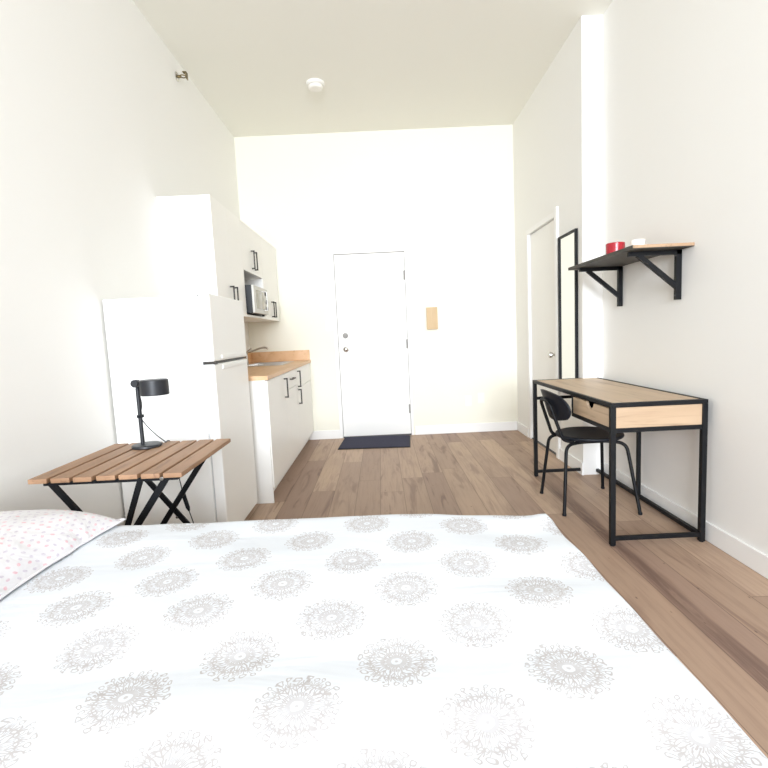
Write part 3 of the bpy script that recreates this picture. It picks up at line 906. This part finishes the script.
# pillow
b = bmesh.new()
uvl = b.loops.layers.uv.new('UVMap')
pcx, pcy, pw, pl, ph_ = -1.120, 1.075, .303, .372, .066
NP = 40
def pil(u, v, side):
    su = math.copysign(abs(u) ** .9, u)
    pin = 1 - .13 * (1 - abs(v) ** 2) * abs(u) ** 3            # sides bow in, corners stick out
    pin2 = 1 - .09 * (1 - abs(u) ** 2) * abs(v) ** 3
    X_ = pcx + u * pw * pin
    Y_ = pcy + v * pl * pin2
    hgt = ((1 - abs(u) ** 2.6) * (1 - abs(v) ** 2.6)) ** .40 * (1 - .75 * abs(u * v) ** 5)
    X_ += math.copysign((vnoise(v * 5 + 3, 7.5) - .5) * .022 * abs(u) ** 4 * (1 - abs(v) ** 6), u)
    wr = (vnoise(u * 4 + 9, v * 5 + 2) - .5) * .020 * (1 - max(abs(u), abs(v)) ** 4)
    if side > 0:
        zz = BZ + .016 + .026 + hgt * ph_ * 1.05 + wr - .034 * (max(abs(u), abs(v)) ** 8)
    else:
        zz = BZ + .016 + .026 - hgt * .040 - .034 * (max(abs(u), abs(v)) ** 8)
    return Vector((X_, Y_, max(zz, BZ + .0155)))
gr = {}
for side in (1, -1):
    for i in range(NP + 1):
        for j in range(NP + 1):
            u, v = -1 + 2 * i / NP, -1 + 2 * j / NP
            # denser near the rim
            u, v = math.sin(u * PI / 2), math.sin(v * PI / 2)
            rimv = i in (0, NP) or j in (0, NP)
            if rimv and (1, i, j) in gr:
                gr[(side, i, j)] = gr[(1, i, j)]
            else:
                gr[(side, i, j)] = b.verts.new(pil(u, v, side))
for side in (1, -1):
    for i in range(NP):
        for j in range(NP):
            q = [gr[(side, i, j)], gr[(side, i + 1, j)], gr[(side, i + 1, j + 1)], gr[(side, i, j + 1)]]
            if side < 0:
                q = q[::-1]
            fc = b.faces.new(q)
            for lp in fc.loops:
                lp[uvl].uv = (lp.vert.co.x - lp.vert.co.z + 5, lp.vert.co.y + lp.vert.co.z * .6 + 5)
mb = MB()
mb.bm.free()
mb.bm = b
t = mb.build('pillow', M['pillow'], None, 80)
tag(t, 'white pillow printed with small pink and grey sprigs lying on the bed', 'pillow')
hem = []
for (u0, v0, u1, v1) in ((-1, -1, 1, -1), (1, -1, 1, 1), (1, 1, -1, 1), (-1, 1, -1, -1)):
    for k in range(20):
        f_ = k / 20
        p = pil(u0 + (u1 - u0) * f_, v0 + (v1 - v0) * f_, 1)
        hem.append(p)
MB().tube(hem, .0035, 8, True).build('hem', M['pillow'], t)

# ------------------------------------------------------------------ light
L = bpy.data.lights.new('daylight', 'AREA')
L.shape = 'RECTANGLE'
L.size, L.size_y = WX1 - WX0 - .12, WZ1 - WZ0 - .12
L.energy = 180
L.color = (0.925, 0.985, 1.065)
L.spread = math.radians(85)
lo = bpy.data.objects.new('window_daylight', L)
lo.location = ((WX0 + WX1) / 2, YB - .02, (WZ0 + WZ1) / 2)
lo.rotation_euler = (math.radians(84), 0, math.radians(-3.0))       # an area lamp shines along its -Z: towards +Y
COL.objects.link(lo)
wd = bpy.data.worlds.new('sky')
SC.world = wd
wd.use_nodes = True
wn = wd.node_tree
sky = wn.nodes.new('ShaderNodeTexSky')
sky.sky_type = 'NISHITA'
sky.sun_disc = False
sky.sun_elevation = math.radians(45)
wn.links.new(sky.outputs[0], wn.nodes['Background'].inputs[0])
wn.nodes['Background'].inputs[1].default_value = 0.15

# ------------------------------------------------------------------ camera
F, CH = 481.871, 1.1479
R = ((0.9988883, -0.0082620, -0.0464101), (0.0470134, 0.1025810, 0.9936130), (0.0034485, 0.9946903, -0.1028554))
cam = bpy.data.cameras.new('camera')
cam.sensor_width = 36
cam.lens = F / 768 * 36
cam.clip_start = .02
co = bpy.data.objects.new('camera', cam)
r_, u_, f_ = Vector(R[0]), Vector(R[1]), Vector(R[2])
mt = Matrix((r_, u_, -f_)).transposed().to_4x4()
mt.translation = (0, 0, CH)
co.matrix_world = mt
COL.objects.link(co)
SC.camera = co

vs_ = SC.view_settings
vs_.view_transform = 'Standard'
vs_.look = 'None'
vs_.exposure = 0.0
vs_.gamma = 1.0
vs_.use_curve_mapping = False
SC.cycles.max_bounces = 12
SC.cycles.diffuse_bounces = 8
SC.cycles.sample_clamp_indirect = 4
